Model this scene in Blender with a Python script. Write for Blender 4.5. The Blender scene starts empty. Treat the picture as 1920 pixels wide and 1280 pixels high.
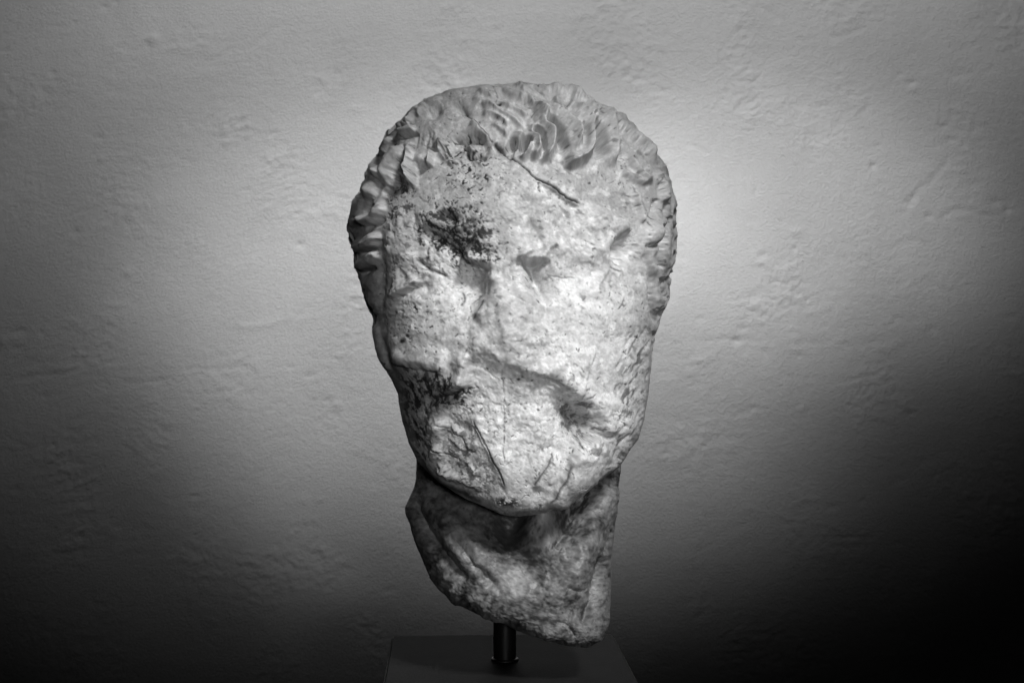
import bpy, math
import numpy as np

# ------------------------------------------------------------------ units
# Sculpting unit: 1 unit = 0.3125 mm.  x right, y away from camera, z up.
U = 0.0003125
F = 2667.0            # 50 mm lens on a 36 mm frame, 1920 wide
DC = F                # camera distance in sculpting units (0.833 m)
HR = 602.0            # row of the horizon in the 1280-row frame
WALL_Y = 1.20

sc = bpy.context.scene
# ------------------------------------------------------------------ camera
cam = bpy.data.cameras.new("camera")
cam.lens = 50.0; cam.sensor_width = 36.0; cam.sensor_fit = 'HORIZONTAL'
cam.shift_y = -(640 - HR) / 1920.0
cam.clip_start = 0.01; cam.clip_end = 100
cam.dof.use_dof = True
cam.dof.focus_distance = 0.76
cam.dof.aperture_fstop = 32.0
cam_o = bpy.data.objects.new("camera", cam)
cam_o.location = (0, -DC * U, 0)
cam_o.rotation_euler = (math.radians(90), 0, 0)
sc.collection.objects.link(cam_o)
sc.camera = cam_o

# ------------------------------------------------------------------ world + lamps
w = bpy.data.worlds.new("World"); sc.world = w; w.use_nodes = True
bg = w.node_tree.nodes["Background"]
bg.inputs[0].default_value = (1, 1, 1, 1); bg.inputs[1].default_value = 0.0015

def aim(o, target):
    from mathutils import Vector
    d = Vector(target) - o.location
    o.rotation_euler = d.to_track_quat('-Z', 'Y').to_euler()

def spot(name, loc, target, power, size_deg, blend, radius):
    l = bpy.data.lights.new(name, 'SPOT')
    l.energy = power; l.spot_size = math.radians(size_deg); l.spot_blend = blend
    l.shadow_soft_size = radius
    o = bpy.data.objects.new(name, l); o.location = loc
    sc.collection.objects.link(o); aim(o, target)
    return o


def wall_spot(name, loc, ax, az, half, sx, sy, psi, blend, power):
    """ceiling spotlight with an oval beam thrown on the wall"""
    from mathutils import Vector, Matrix
    o = spot(name, loc, (ax, WALL_Y, az), power, math.degrees(2*half), blend, 0.07)
    d = (Vector((ax, WALL_Y, az)) - Vector(loc)).normalized()
    r = d.cross(Vector((0, 0, 1))).normalized(); u = r.cross(d)
    r2 = r*math.cos(psi) + u*math.sin(psi); u2 = u*math.cos(psi) - r*math.sin(psi)
    m = Matrix.Identity(4)
    for i in range(3):
        m[i][0] = r2[i]*sx; m[i][1] = u2[i]*sy; m[i][2] = -d[i]; m[i][3] = loc[i]
    o.matrix_world = m
    return o

WP = 1.0
wall_spot("added_wall_spot", (0.25, -0.10, 1.25), -0.048, 0.904, 0.25, 0.476, 0.454, -0.05, 1.0, 190*WP)
wall_spot("added_wall_spot", (-0.30, -0.10, 1.25), 0.331, 0.156, 0.25, 0.866, 0.40, 0.30, 1.0, 100*WP)
wall_spot("added_wall_spot", (0.0, -0.15, 1.25), 0.071, 0.633, 0.663, 1.099, 0.717, 0.335, 1.0, 86*WP)
wall_spot("added_wall_spot", (-0.10, -0.15, 1.25), -0.062, 0.029, 0.25, 1.302, 0.637, -0.087, 1.0, 106*WP)
spot("head_spotlight", (0.47, -0.88, 0.82), (0.0, -0.08, -0.012), 100, 16.5, 0.8, 0.17)
spot("fill_spotlight", (0.20, -1.50, 0.13), (0.0, -0.08, -0.012), 30, 13.0, 0.7, 0.10)  # added fill from behind the camera, brightens the head's front

vs = sc.view_settings
vs.view_transform = 'Standard'; vs.look = 'None'; vs.exposure = 0.0; vs.gamma = 1.0
vs.use_curve_mapping = False
sc.cycles.use_denoising = True

# ------------------------------------------------------------------ numpy helpers
rng = np.random.RandomState(7)
_perm = rng.permutation(256).astype(np.int32)
_perm = np.concatenate([_perm, _perm, _perm])
_g3 = rng.normal(size=(256, 3)).astype(np.float32)
_g3 /= np.linalg.norm(_g3, axis=1, keepdims=True)

def noise3(x, y, z):
    """gradient noise, about -1..1"""
    x = np.asarray(x, np.float32); y = np.asarray(y, np.float32); z = np.asarray(z, np.float32)
    xi = np.floor(x); yi = np.floor(y); zi = np.floor(z)
    fx = x - xi; fy = y - yi; fz = z - zi
    xi = xi.astype(np.int32) & 255; yi = yi.astype(np.int32) & 255; zi = zi.astype(np.int32) & 255
    u = fx*fx*fx*(fx*(fx*6-15)+10); v = fy*fy*fy*(fy*(fy*6-15)+10); t = fz*fz*fz*(fz*(fz*6-15)+10)
    out = np.zeros_like(fx)
    for a in (0, 1):
        pa = _perm[xi + a]; wa = u if a else 1 - u
        for b in (0, 1):
            pb = _perm[pa + yi + b]; wb = wa * (v if b else 1 - v)
            for c in (0, 1):
                g = _g3[_perm[pb + zi + c]]
                out += wb * (t if c else 1 - t) * (g[..., 0]*(fx-a) + g[..., 1]*(fy-b) + g[..., 2]*(fz-c))
    return out * 1.6

def fbm(x, y, z, scale, octs=4, gain=0.5, ridged=False, off=0.0):
    s = 0; a = 1.0; f = 1.0 / scale; tot = 0
    for o in range(octs):
        n = noise3(x*f + off + 17.3*o, y*f + off*1.7 + 5.1*o, z*f + 9.7*o - off)
        if ridged: n = 1 - 2*np.abs(n)
        s = s + a*n; tot += a
        a *= gain; f *= 2.03
    return s / tot

_g2 = rng.normal(size=(256, 2)).astype(np.float32)
_g2 /= np.linalg.norm(_g2, axis=1, keepdims=True)
_g2x, _g2y = _g2[:, 0].copy(), _g2[:, 1].copy()

def noise2(x, y):
    xi = np.floor(x); yi = np.floor(y)
    fx = x - xi; fy = y - yi
    xi = xi.astype(np.int32) & 255; yi = yi.astype(np.int32) & 255
    u = fx*fx*fx*(fx*(fx*6-15)+10); v = fy*fy*fy*(fy*(fy*6-15)+10)
    out = 0
    for a in (0, 1):
        pa = _perm[xi + a]; wa = u if a else 1 - u
        for b in (0, 1):
            h = _perm[pa + yi + b]
            out = out + wa*(v if b else 1 - v)*(_g2x[h]*(fx-a) + _g2y[h]*(fy-b))
    return out*1.6

def fbm2(x, y, scale, octs=4, gain=0.5, ridged=False, off=0.0):
    s = 0; a = 1.0; f = np.float32(1.0/scale); tot = 0
    x = x.astype(np.float32); y = y.astype(np.float32)
    for o in range(octs):
        n = noise2(x*f + np.float32(off*3.71 + 17.3*o), y*f + np.float32(off*1.7 + 5.1*o))
        if ridged: n = 1 - 2*np.abs(n)
        s = s + a*n; tot += a
        a *= gain; f = np.float32(f*2.03)
    return s/tot

def sstep(a, b, x):
    t = np.clip((x - a) / (b - a), 0, 1)
    return t*t*(3 - 2*t)

def blur(A, r):
    r = max(1, int(round(r)))
    for _ in range(3):
        for ax in (0, 1):
            P = np.pad(A, [(r, r) if ax == 0 else (0, 0), (r, r) if ax == 1 else (0, 0)], mode='edge')
            C = np.cumsum(P, axis=ax, dtype=np.float64)
            z = np.zeros_like(np.take(C, [0], axis=ax))
            C = np.concatenate([z, C], axis=ax)
            n = A.shape[ax]; k = 2*r + 1
            A = ((np.take(C, range(k, k+n), axis=ax) - np.take(C, range(0, n), axis=ax)) / k).astype(np.float32)
    return A

def spline(pts, step=4.0):
    P = np.array(pts, float)
    if len(P) < 3:
        n = max(2, int(np.linalg.norm(P[1]-P[0]) / step) + 1)
        return P[0] + (P[1]-P[0]) * np.linspace(0, 1, n)[:, None]
    Q = np.vstack([2*P[0]-P[1], P, 2*P[-1]-P[-2]])
    out = []
    for i in range(1, len(Q)-2):
        n = max(2, int(np.linalg.norm(Q[i+1]-Q[i]) / step) + 1)
        t = np.linspace(0, 1, n, endpoint=False)[:, None]
        a, b, c, d = Q[i-1], Q[i], Q[i+1], Q[i+2]
        out.append(0.5*((2*b) + (-a+c)*t + (2*a-5*b+4*c-d)*t**2 + (-a+3*b-3*c+d)*t**3))
    out.append(P[-1:])
    return np.vstack(out)

class Relief:
    """a sculpting map over the front of a stone: height (outward) and stone colour"""
    def __init__(s, x0, x1, y0, y1, warp=2.5, seed=0.0):
        s.x0, s.y0 = x0, y0
        s.X, s.Y = np.meshgrid(np.arange(x0, x1, dtype=np.float32), np.arange(y0, y1, dtype=np.float32))
        n = lambda sc_, o: fbm2(s.X, s.Y, sc_, 4, 0.55, off=o)
        s.WX = s.X + warp * n(22, 1.3+seed) * 1.6
        s.WY = s.Y + warp * n(22, 8.1+seed) * 1.6
        s.H = np.zeros_like(s.X)
        s.A = np.zeros_like(s.X)       # dark deposit and painted shade, 0..1
        s.L = np.zeros_like(s.X)       # albedo offset
    def noise(s, scale, octs=4, o=0.0, ridged=False, gain=0.5, ang=0.0, stretch=1.0):
        c, k = math.cos(math.radians(ang)), math.sin(math.radians(ang))
        a = s.X*c + s.Y*k; b = -s.X*k + s.Y*c
        n = fbm2(a/stretch, b, scale, octs, gain, ridged, o)
        return (n-n.mean())/n.std()          # unit deviation
    def dist(s, pts, pad, smooth=True):
        P = spline(pts) if smooth else np.array(pts, float)
        h, wd = s.X.shape
        xa = int(max(0, P[:, 0].min()-pad-s.x0)); xb = int(min(wd, P[:, 0].max()+pad-s.x0+1))
        ya = int(max(0, P[:, 1].min()-pad-s.y0)); yb = int(min(h, P[:, 1].max()+pad-s.y0+1))
        sl = (slice(ya, yb), slice(xa, xb))
        X = s.WX[sl]; Y = s.WY[sl]
        best = np.full(X.shape, 1e9, np.float32); sg = np.ones_like(best); tt = np.zeros_like(best)
        L = np.concatenate([[0], np.cumsum(np.linalg.norm(np.diff(P, axis=0), axis=1))])
        for i in range(len(P)-1):
            dx, dy = P[i+1]-P[i]; l2 = dx*dx+dy*dy + 1e-9
            t = np.clip(((X-P[i, 0])*dx + (Y-P[i, 1])*dy)/l2, 0, 1)
            ex = X-(P[i, 0]+t*dx); ey = Y-(P[i, 1]+t*dy)
            d = ex*ex+ey*ey
            m = d < best
            cr = dx*(Y-P[i, 1]) - dy*(X-P[i, 0])
            best = np.where(m, d, best); sg = np.where(m, np.sign(cr), sg)
            tt = np.where(m, (L[i] + t*math.sqrt(l2))/L[-1], tt)
        return sl, np.sqrt(best), sg, tt
    def _taper(s, t, ta, tb):
        r = np.ones_like(t)
        if ta > 0: r = r*sstep(0, ta, t)
        if tb > 0: r = r*sstep(0, tb, 1-t)
        return r
    def crest(s, pts, h, wl, wr, ta=0.15, tb=0.15, p=2.0, rag=0.0):
        """height h along the line, falling off over wl on the left of travel and wr on the right"""
        sl, d, sg, t = s.dist(pts, 2.6*max(wl, wr)+2*rag)
        if rag:
            X, Y = s.X[sl], s.Y[sl]
            sd = sg*d + rag*fbm2(X, Y, 13, 4, 0.6, off=h*1.3+2.0)*2
            d = np.abs(sd); sg = np.sign(sd)
            h = h*np.clip(0.85+0.6*fbm2(X, Y, 36, 2, off=7.7), 0.5, 1.3)
        wd = np.where(sg > 0, wr, wl)
        s.H[sl] += h * s._taper(t, ta, tb) * np.exp(-(d/wd)**p)
    def tube(s, pts, h, w_, ta=0.2, tb=0.2, grooves=0, gh=1.0):
        """a rounded lock of hair, w_ half width, optionally combed into strands"""
        sl, d, sg, t = s.dist(pts, w_+3)
        tp = s._taper(t, ta, tb); ww = w_*(0.35+0.65*tp)
        q = np.clip(d/ww, 0, 1)
        prof = np.sqrt(np.clip(1-q*q, 0, 1))
        add = h*tp*prof
        if grooves:
            add = add - gh*tp*prof*(0.5-0.5*np.cos(sg*q*math.pi*grooves+0.7))
        s.H[sl] = s.H[sl] + add
    def groove(s, pts, dep, w_, dark=0.0, ta=0.1, tb=0.1, dw=None):
        sl, d, sg, t = s.dist(pts, 4*max(w_, dw or 0)+2)
        tp = s._taper(t, ta, tb)
        s.H[sl] -= dep*tp*np.exp(-(d/w_)**1.5)
        if dark:
            q = dw or w_
            s.A[sl] = np.maximum(s.A[sl], dark*tp*np.exp(-(d/q)**2))
    def drill(s, pts, w_, dep):
        """drilled channel, steep at its head, running out at its foot"""
        sl, d, sg, t = s.dist(pts, w_*1.6+3)
        s.H[sl] -= dep*np.clip(1-t, 0, 1)**0.8*np.exp(-(d/w_)**4)
    def stain(s, pts, dark, w_, ta=0.1, tb=0.1, broken=0.0, bs=7.0, o=0.0):
        sl, d, sg, t = s.dist(pts, 3*w_+2)
        k = dark*s._taper(t, ta, tb)*np.exp(-(d/w_)**2)
        if broken:
            n = fbm2(s.X[sl], s.Y[sl], bs, 3, off=3.3+o)
            k = k*sstep(-broken, 1-broken, n+0.5)
        s.A[sl] = np.maximum(s.A[sl], k)
    def ell(s, x, y, rx, ry, ang=0.0):
        a = math.radians(ang); c, k = math.cos(a), math.sin(a)
        dx = s.WX-x; dy = s.WY-y
        return ((dx*c+dy*k)/rx)**2 + ((-dx*k+dy*c)/ry)**2
    def blob(s, x, y, rx, ry, h, ang=0.0, p=1.0):
        s.H += h*np.exp(-s.ell(x, y, rx, ry, ang)**p)
    def mask(s, poly, soft=3.0, warp=True):
        P = np.array(poly, float)
        X, Y = (s.WX, s.WY) if warp else (s.X, s.Y)
        ins = np.zeros(X.shape, bool)
        j = len(P)-1
        for i in range(len(P)):
            (xi, yi), (xj, yj) = P[i], P[j]
            if yi != yj:
                ins ^= ((yi > Y) != (yj > Y)) & (X < (xj-xi)*(Y-yi)/(yj-yi)+xi)
            j = i
        m = ins.astype(np.float32)
        return blur(m, soft) if soft >= 1 else m
    def facet(s, poly, a, gx, gy, x, y, soft=3.0, amt=1.0):
        """break the stone off along a plane: height a at (x, y), slopes gx, gy"""
        m = s.mask(poly, soft)*amt
        s.H = s.H*(1-m) + m*(a + gx*(s.X-x) + gy*(s.Y-y))
    def sample(s, A, px, py):
        h, wd = A.shape
        x = np.clip(px-s.x0, 0, wd-1.001); y = np.clip(py-s.y0, 0, h-1.001)
        xi = x.astype(np.int32); yi = y.astype(np.int32); fx = (x-xi).astype(np.float32); fy = (y-yi).astype(np.float32)
        return (A[yi, xi]*(1-fx)+A[yi, xi+1]*fx)*(1-fy) + (A[yi+1, xi]*(1-fx)+A[yi+1, xi+1]*fx)*fy

def project(P):
    return 960 + F*P[..., 0]/(DC+P[..., 1]), HR - F*P[..., 2]/(DC+P[..., 1])

def grid_normals(P):
    """P (nv, nu, 3), periodic in u"""
    du = np.roll(P, -1, 1) - np.roll(P, 1, 1)
    dv = np.empty_like(P)
    dv[1:-1] = P[2:]-P[:-2]; dv[0] = P[1]-P[0]; dv[-1] = P[-1]-P[-2]
    n = np.cross(dv, du)
    n /= np.linalg.norm(n, axis=-1, keepdims=True)+1e-9
    return n

class Loft:
    """closed stone body from its left/right contour and its front/back profile"""
    def __init__(s, left, right, prof, rt, rb, expo=2.3, smooth=0.02, ends=(0.07, 0.07)):
        s.rt, s.rb, s.expo, s.ends = rt, rb, expo, ends
        S = np.linspace(0, 1, 401)
        def tos(r): return np.arccos(np.clip(1-2*(np.asarray(r, float)-rt)/(rb-rt), -1, 1))/math.pi
        def curve(rows, vals, sm):
            i = np.argsort(rows); v = np.interp(S, tos(np.array(rows, float)[i]), np.array(vals, float)[i])
            k = int(sm*400)
            if k > 0:
                ker = np.hanning(2*k+3)[1:-1]; ker /= ker.sum()
                pad = np.concatenate([2*v[0]-v[1:k+1][::-1], v, 2*v[-1]-v[-k-1:-1][::-1]])
                v = np.convolve(pad, ker, 'valid')
            return v
        L = np.array(left, float); R = np.array(right, float)
        s.S = S
        s.Lr = curve(L[:, 1], L[:, 0], 0.002); s.Rr = curve(R[:, 1], R[:, 0], 0.002)
        s.L = curve(L[:, 1], L[:, 0], smooth); s.R = curve(R[:, 1], R[:, 0], smooth)
        p = np.array(prof, float)
        s.yf = curve(p[:, 0], p[:, 1], 0.03); s.yb = curve(p[:, 0], p[:, 2], 0.05)
        s.rows = rt + (rb-rt)*(1-np.cos(math.pi*S))/2
        s.Lt, s.Rt = s.L.copy(), s.R.copy()
        for _ in range(5): s._fit()
    def build(s, nv, nu, front=2.2):
        S = np.linspace(0.0015, 0.9985, nv)
        I = lambda a: np.interp(S, s.S, a)
        rows, L, R, yf, yb = I(s.rows), I(s.L), I(s.R), I(s.yf), I(s.yb)
        k = np.linspace(0, 1, 4001); ang = 2*math.pi*k
        dens = 1 + front*sstep(-0.25, 0.35, -np.sin(ang))
        c = np.concatenate([[0], np.cumsum((dens[1:]+dens[:-1])/2)]); c /= c[-1]
        u = np.interp(np.arange(nu)/nu, c, ang)
        cu, su = np.cos(u), np.sin(u)
        e = (2.0/np.interp(S, [0, 0.45, 0.8, 1.0], s.expo))[:, None]
        cx = np.sign(cu)*np.abs(cu)[None]**e; sy = np.sign(su)*np.abs(su)[None]**e
        yc = (yf+yb)/2
        k_ = (DC+yc)/F
        xl = (L-960)*k_; xr = (R-960)*k_; z = (HR-rows)*k_
        P = np.empty((nv, nu, 3), np.float32)
        P[..., 0] = ((xl+xr)/2)[:, None] + ((xr-xl)/2)[:, None]*cx
        P[..., 1] = yc[:, None] + ((yb-yf)/2)[:, None]*sy
        P[..., 2] = z[:, None]
        return P
    def _fit(s):
        P = s.build(1600, 120, 0.0)
        px, py = project(P)
        b = (np.round(py/4)*4).astype(int).ravel(); q = px.ravel()
        lo = np.full(1400, 1e9); hi = np.full(1400, -1e9)
        np.minimum.at(lo, np.clip(b, 0, 1399), q); np.maximum.at(hi, np.clip(b, 0, 1399), q)
        ok = hi > lo; r = np.arange(1400)[ok]
        ker = np.hanning(17); ker /= ker.sum()
        lo = np.interp(s.rows, r, lo[ok]); hi = np.interp(s.rows, r, hi[ok])
        i0, i1 = int(s.ends[0]*400), 400-int(s.ends[1]*400)
        def ext(v):
            k2 = np.hanning(27); k2 /= k2.sum()
            v = np.convolve(np.pad(v, 13, mode='edge'), k2, 'valid')
            v[:i0] = v[i0]; v[i1:] = v[i1]
            return v
        rat = ext(np.clip((s.Rt-s.Lt+8)/(hi-lo+8), 0.93, 1.07)); sh = ext(np.clip((s.Rt+s.Lt-hi-lo)/2, -15, 15))*0.6
        c = (s.L+s.R)/2 + sh; hw = (s.R-s.L)/2*(1+0.7*(rat-1))
        s.L, s.R = c-hw, c+hw

def mesh_obj(name, V, Fq, mat, parent=None, N=None, attrs=None):
    me = bpy.data.meshes.new(name)
    V = np.ascontiguousarray(V, np.float32); Fq = np.ascontiguousarray(Fq, np.int32)
    k = Fq.shape[1]
    me.vertices.add(len(V)); me.vertices.foreach_set("co", V.ravel())
    me.loops.add(Fq.size); me.loops.foreach_set("vertex_index", Fq.ravel())
    me.polygons.add(len(Fq)); me.polygons.foreach_set("loop_start", np.arange(0, Fq.size, k, dtype=np.int32))
    me.update(calc_edges=True)
    me.polygons.foreach_set("use_smooth", np.ones(len(Fq), bool))
    for kx, a in (attrs or {}).items():
        at = me.attributes.new(kx, 'FLOAT', 'POINT'); at.data.foreach_set("value", np.ascontiguousarray(a, np.float32))
    if N is not None:
        me.normals_split_custom_set_from_vertices(np.ascontiguousarray(N, np.float32))
    me.validate(); me.update()
    o = bpy.data.objects.new(name, me); sc.collection.objects.link(o)
    me.materials.append(mat)
    if parent: o.parent = parent
    return o

def grid_faces(nv, nu):
    i = np.arange(nv-1)[:, None]*nu; j = np.arange(nu)[None]; j2 = (j+1) % nu
    f = np.stack([i+j, i+nu+j, i+nu+j2, i+j2], -1).reshape(-1, 4)
    return f

def closed_caps(V, nv, nu):
    """two pole vertices and their fans as degenerate-free quads"""
    top = V.reshape(nv, nu, 3)[0].mean(0); bot = V.reshape(nv, nu, 3)[-1].mean(0)
    return top, bot

# ------------------------------------------------------------------ materials
def new_mat(name):
    m = bpy.data.materials.new(name); m.use_nodes = True
    nt = m.node_tree; b = nt.nodes["Principled BSDF"]
    return m, nt, b

def N_(nt, t, **kw):
    n = nt.nodes.new(t)
    for k, v in kw.items(): setattr(n, k, v)
    return n

def noise_node(nt, scale, detail=4, rough=0.55, coord=None, dist=0.0):
    n = N_(nt, 'ShaderNodeTexNoise'); n.inputs['Scale'].default_value = scale
    n.inputs['Detail'].default_value = detail; n.inputs['Roughness'].default_value = rough
    n.inputs['Distortion'].default_value = dist
    if coord: nt.links.new(coord, n.inputs['Vector'])
    return n

def math_node(nt, op, a, b=None, clamp=False):
    n = N_(nt, 'ShaderNodeMath', operation=op, use_clamp=clamp)
    for i, v in enumerate((a, b)):
        if v is None: continue
        if isinstance(v, (int, float)): n.inputs[i].default_value = v
        else: nt.links.new(v, n.inputs[i])
    return n.outputs[0]

def marble_material():
    m, nt, b = new_mat("weathered_marble")
    tc = N_(nt, 'ShaderNodeTexCoord').outputs['Object']
    at = N_(nt, 'ShaderNodeAttribute', attribute_name='albedo').outputs['Fac']
    # crystalline mottling finer than the sculpted surface
    n1 = noise_node(nt, 300, 6, 0.68, tc, 0.5).outputs['Fac']
    n2 = noise_node(nt, 900, 3, 0.6, tc).outputs['Fac']
    v = math_node(nt, 'ADD', math_node(nt, 'MULTIPLY', math_node(nt, 'SUBTRACT', n1, 0.5), 0.6),
                  math_node(nt, 'MULTIPLY', math_node(nt, 'SUBTRACT', n2, 0.5), 0.3))
    f = math_node(nt, 'ADD', 1.0, v)
    c = math_node(nt, 'MULTIPLY', at, f, True)
    comb = N_(nt, 'ShaderNodeCombineColor')
    for i in range(3): nt.links.new(c, comb.inputs[i])
    nt.links.new(comb.outputs[0], b.inputs['Base Color'])
    b.inputs['Coat Weight'].default_value = 0.0; b.inputs['Coat Roughness'].default_value = 0.25
    rr = math_node(nt, 'ADD', 0.26, math_node(nt, 'MULTIPLY', n1, 0.36))
    nt.links.new(rr, b.inputs['Roughness'])
    b.inputs['Specular IOR Level'].default_value = 0.45
    bp = N_(nt, 'ShaderNodeBump'); bp.inputs['Strength'].default_value = 0.2; bp.inputs['Distance'].default_value = 0.0005
    n3 = noise_node(nt, 420, 6, 0.65, tc, 0.3).outputs['Fac']
    nt.links.new(n3, bp.inputs['Height']); nt.links.new(bp.outputs[0], b.inputs['Normal'])
    return m
MARBLE = marble_material()

# ------------------------------------------------------------------ wall
def build_wall():
    x = np.concatenate([np.linspace(-1.4, -0.77, 26)[:-1], np.linspace(-0.77, 0.77, 640), np.linspace(0.77, 1.4, 26)[1:]]).astype(np.float32)
    z = np.concatenate([np.linspace(-0.95, -0.54, 18)[:-1], np.linspace(-0.54, 0.49, 430), np.linspace(0.49, 0.9, 18)[1:]]).astype(np.float32)
    nx, nz = len(x), len(z)
    X, Z = np.meshgrid(x, z)
    O = np.zeros_like(X)
    mm = 0.001
    A, B = X*1000, Z*1000
    big = fbm2(A, B, 260, 3)*3.0
    # trowel sweeps: stretched bumps, direction drifting over the wall
    wx = A + 25*fbm2(A, B, 190, 2, off=4); wz = B + 25*fbm2(A, B, 190, 2, off=9)
    sw = fbm2(wx/1.7, wz, 16, 4, 0.55, off=2.2)*0.9
    sm = fbm2(wx/1.4, wz, 6.5, 3, 0.6, off=6.2)*0.8
    patch = sstep(0.0, 0.4, fbm2(A, B, 130, 3, off=13))
    rid = np.clip(fbm2(wx*0.8+wz*0.5, wz*0.8-wx*0.5, 60, 4, 0.5, True, 20)-0.35, 0, 1)*1.5
    calm = sstep(-0.35, 0.35, fbm2(A, B, 210, 3, off=57))
    h = big + sw*(0.5+1.3*patch)*(0.5+0.7*calm) + sm*(0.6+1.4*patch)*(0.5+0.7*calm) + rid*patch*1.4
    # pits, lumps, scratches and seams of the trowel, where the wall shows them
    k = (DC*U + WALL_Y)/F
    PX = 960 + X/k + 3*fbm2(A, B, 20, 3, off=31); PY = HR - Z/k + 3*fbm2(A, B, 20, 3, off=33)
    def seg(pts, amp, w_, side=0.0):
        nonlocal h
        P = spline(pts, 12.0); best = np.full(X.shape, 1e9, np.float32); sg = np.ones_like(best); tt = np.zeros_like(best)
        m = (PX > P[:, 0].min()-60) & (PX < P[:, 0].max()+60) & (PY > P[:, 1].min()-60) & (PY < P[:, 1].max()+60)
        qx, qy = PX[m], PY[m]; bb = best[m]; ss = sg[m]; t_ = tt[m]
        for i in range(len(P)-1):
            dx, dy = P[i+1]-P[i]; l2 = dx*dx+dy*dy+1e-9
            t = np.clip(((qx-P[i, 0])*dx+(qy-P[i, 1])*dy)/l2, 0, 1)
            d = (qx-P[i, 0]-t*dx)**2+(qy-P[i, 1]-t*dy)**2; c = d < bb
            bb = np.where(c, d, bb); ss = np.where(c, np.sign(dx*(qy-P[i, 1])-dy*(qx-P[i, 0])), ss); t_ = np.where(c, (i+t)/(len(P)-1), t_)
        d = np.sqrt(bb); wd = np.where(ss > 0, w_*(1+side), w_)
        h[m] += 0.5*amp*np.exp(-(d/wd)**2)*sstep(0, 0.25, t_)*sstep(0, 0.25, 1-t_)
    def dot(x_, y_, r, amp, e=1.0):
        nonlocal h
        h += 0.65*amp*np.exp(-(((PX-x_)/(r*e))**2+((PY-y_)/r)**2))
    dot(287, 72, 13, 4.5); dot(278, 84, 6, -2); seg([(270,66),(285,60),(300,66)], -2.0, 4)
    for x_, y_, r, a_, e in [(190,298,6,3.0,1),(185,258,5,-2.5,1.8),(562,458,6,-3.5,1.3),(98,138,6,-2.5,1),(82,175,9,-2.0,1.6),(195,14,6,-2.8,1),(218,5,5,-2.5,1),(138,44,4,-2,1),
                             (1710,155,5,-3.5,1.8),(1712,166,6,2.5,1.2),(1770,236,5,-3.0,1.5),(1786,262,5,-3.0,1.6),(1800,140,8,-1.5,2.2),(1637,312,5,-3.5,1),(1646,273,4,-2.0,1.5),
                             (1716,371,5,-3,1),(1708,381,5,-3,1),(1888,394,6,-3.5,1),(1870,378,9,-2.2,2.2),(1742,405,5,-2.5,1.4),(1432,478,5,-2.5,1.6),(1425,492,5,2.5,1.4),(1490,466,4,-3,1),
                             (1492,435,6,2.2,2),(1381,639,6,-3.8,1.2),(1392,615,5,-2,1.6),(1313,597,5,-2,1.8),(1514,563,4,-2.5,1),(1500,667,5,-2.0,1.6),(1592,758,5,-2.8,1),(1591,752,4,2,1),
                             (1710,775,5,-2.2,1.3),(238,510,7,2.0,1),(140,433,7,-1.6,1.4),(240,425,6,-1.4,1.2),(40,622,6,-2,2),(76,624,5,-2,1.2),(545,688,4,-1.6,1.6),(570,940,10,1.6,1.6),
                             (600,935,7,1.6,1.2),(400,1165,7,1.6,1.2),(1618,940,5,-2.2,1),(1560,950,6,-1.8,1.6),(1690,900,6,-1.5,1.5),(1340,205,4,-1.5,1),(1350,122,4,-1.6,1)]:
        dot(x_, y_, r, a_, e)
    seg([(370,118),(400,112),(430,95),(445,82)], -1.6, 5); seg([(445,110),(470,90),(500,65),(540,35)], -1.5, 5); seg([(360,125),(395,125),(420,110)], -1.3, 4)
    seg([(1405,0),(1440,20),(1470,42)], -2.2, 6, 0.8); seg([(1545,77),(1580,68),(1630,52)], -2.0, 6); seg([(1770,133),(1790,138),(1810,150)], -1.4, 7); seg([(1280,272),(1300,275),(1335,292)], -1.4, 4)
    seg([(1690,390),(1725,355),(1760,330)], -1.6, 6); seg([(1740,345),(1770,310),(1785,285)], -1.6, 6); seg([(1750,420),(1790,395),(1830,400),(1880,410)], -1.8, 6)
    seg([(1675,410),(1690,400),(1705,395)], -1.4, 4); seg([(1660,470),(1720,450),(1760,480)], -1.3, 6); seg([(1730,520),(1760,540),(1790,550)], -1.4, 5); seg([(1580,640),(1595,650)], -2.0, 4)
    seg([(0,716),(60,706),(140,694),(190,668)], -1.8, 5); seg([(70,690),(150,690),(240,684)], 1.6, 5, 1.0); seg([(225,716),(250,720),(290,714),(330,710)], -1.6, 5); seg([(330,692),(400,690),(470,690)], -1.4, 4)
    seg([(185,568),(215,572),(245,570)], 1.8, 6); seg([(430,598),(450,612),(500,608),(560,590)], 1.5, 6); seg([(1290,640),(1380,636),(1440,645)], -1.2, 5); seg([(1470,640),(1530,642),(1570,645)], -1.2, 4)
    seg([(1500,590),(1540,580),(1570,575)], 1.3, 6); seg([(1560,1015),(1600,1005),(1650,1010)], -1.2, 6); seg([(300,1060),(330,1045),(360,1050)], 1.2, 6)
    for q in range(110):
        dot(rng.uniform(0, 1920), rng.uniform(0, 1280), rng.uniform(3.5, 7), rng.choice([-1.8, -1.2, 1.2]), rng.uniform(0.8, 2.2))
    V = np.stack([X, WALL_Y - h*mm, Z], -1).reshape(-1, 3)
    i = np.arange(nz-1)[:, None]*nx; j = np.arange(nx-1)[None]
    Fq = np.stack([i+j, i+j+1, i+nx+j+1, i+nx+j], -1).reshape(-1, 4)
    m, nt, b = new_mat("plaster")
    tc = N_(nt, 'ShaderNodeTexCoord').outputs['Object']
    n1 = noise_node(nt, 6, 5, 0.6, tc).outputs['Fac']; n2 = noise_node(nt, 140, 5, 0.65, tc).outputs['Fac']
    c = math_node(nt, 'ADD', 0.40, math_node(nt, 'ADD', math_node(nt, 'MULTIPLY', n1, 0.16), math_node(nt, 'MULTIPLY', n2, 0.10)))
    comb = N_(nt, 'ShaderNodeCombineColor')
    for k in range(3): nt.links.new(c, comb.inputs[k])
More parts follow.
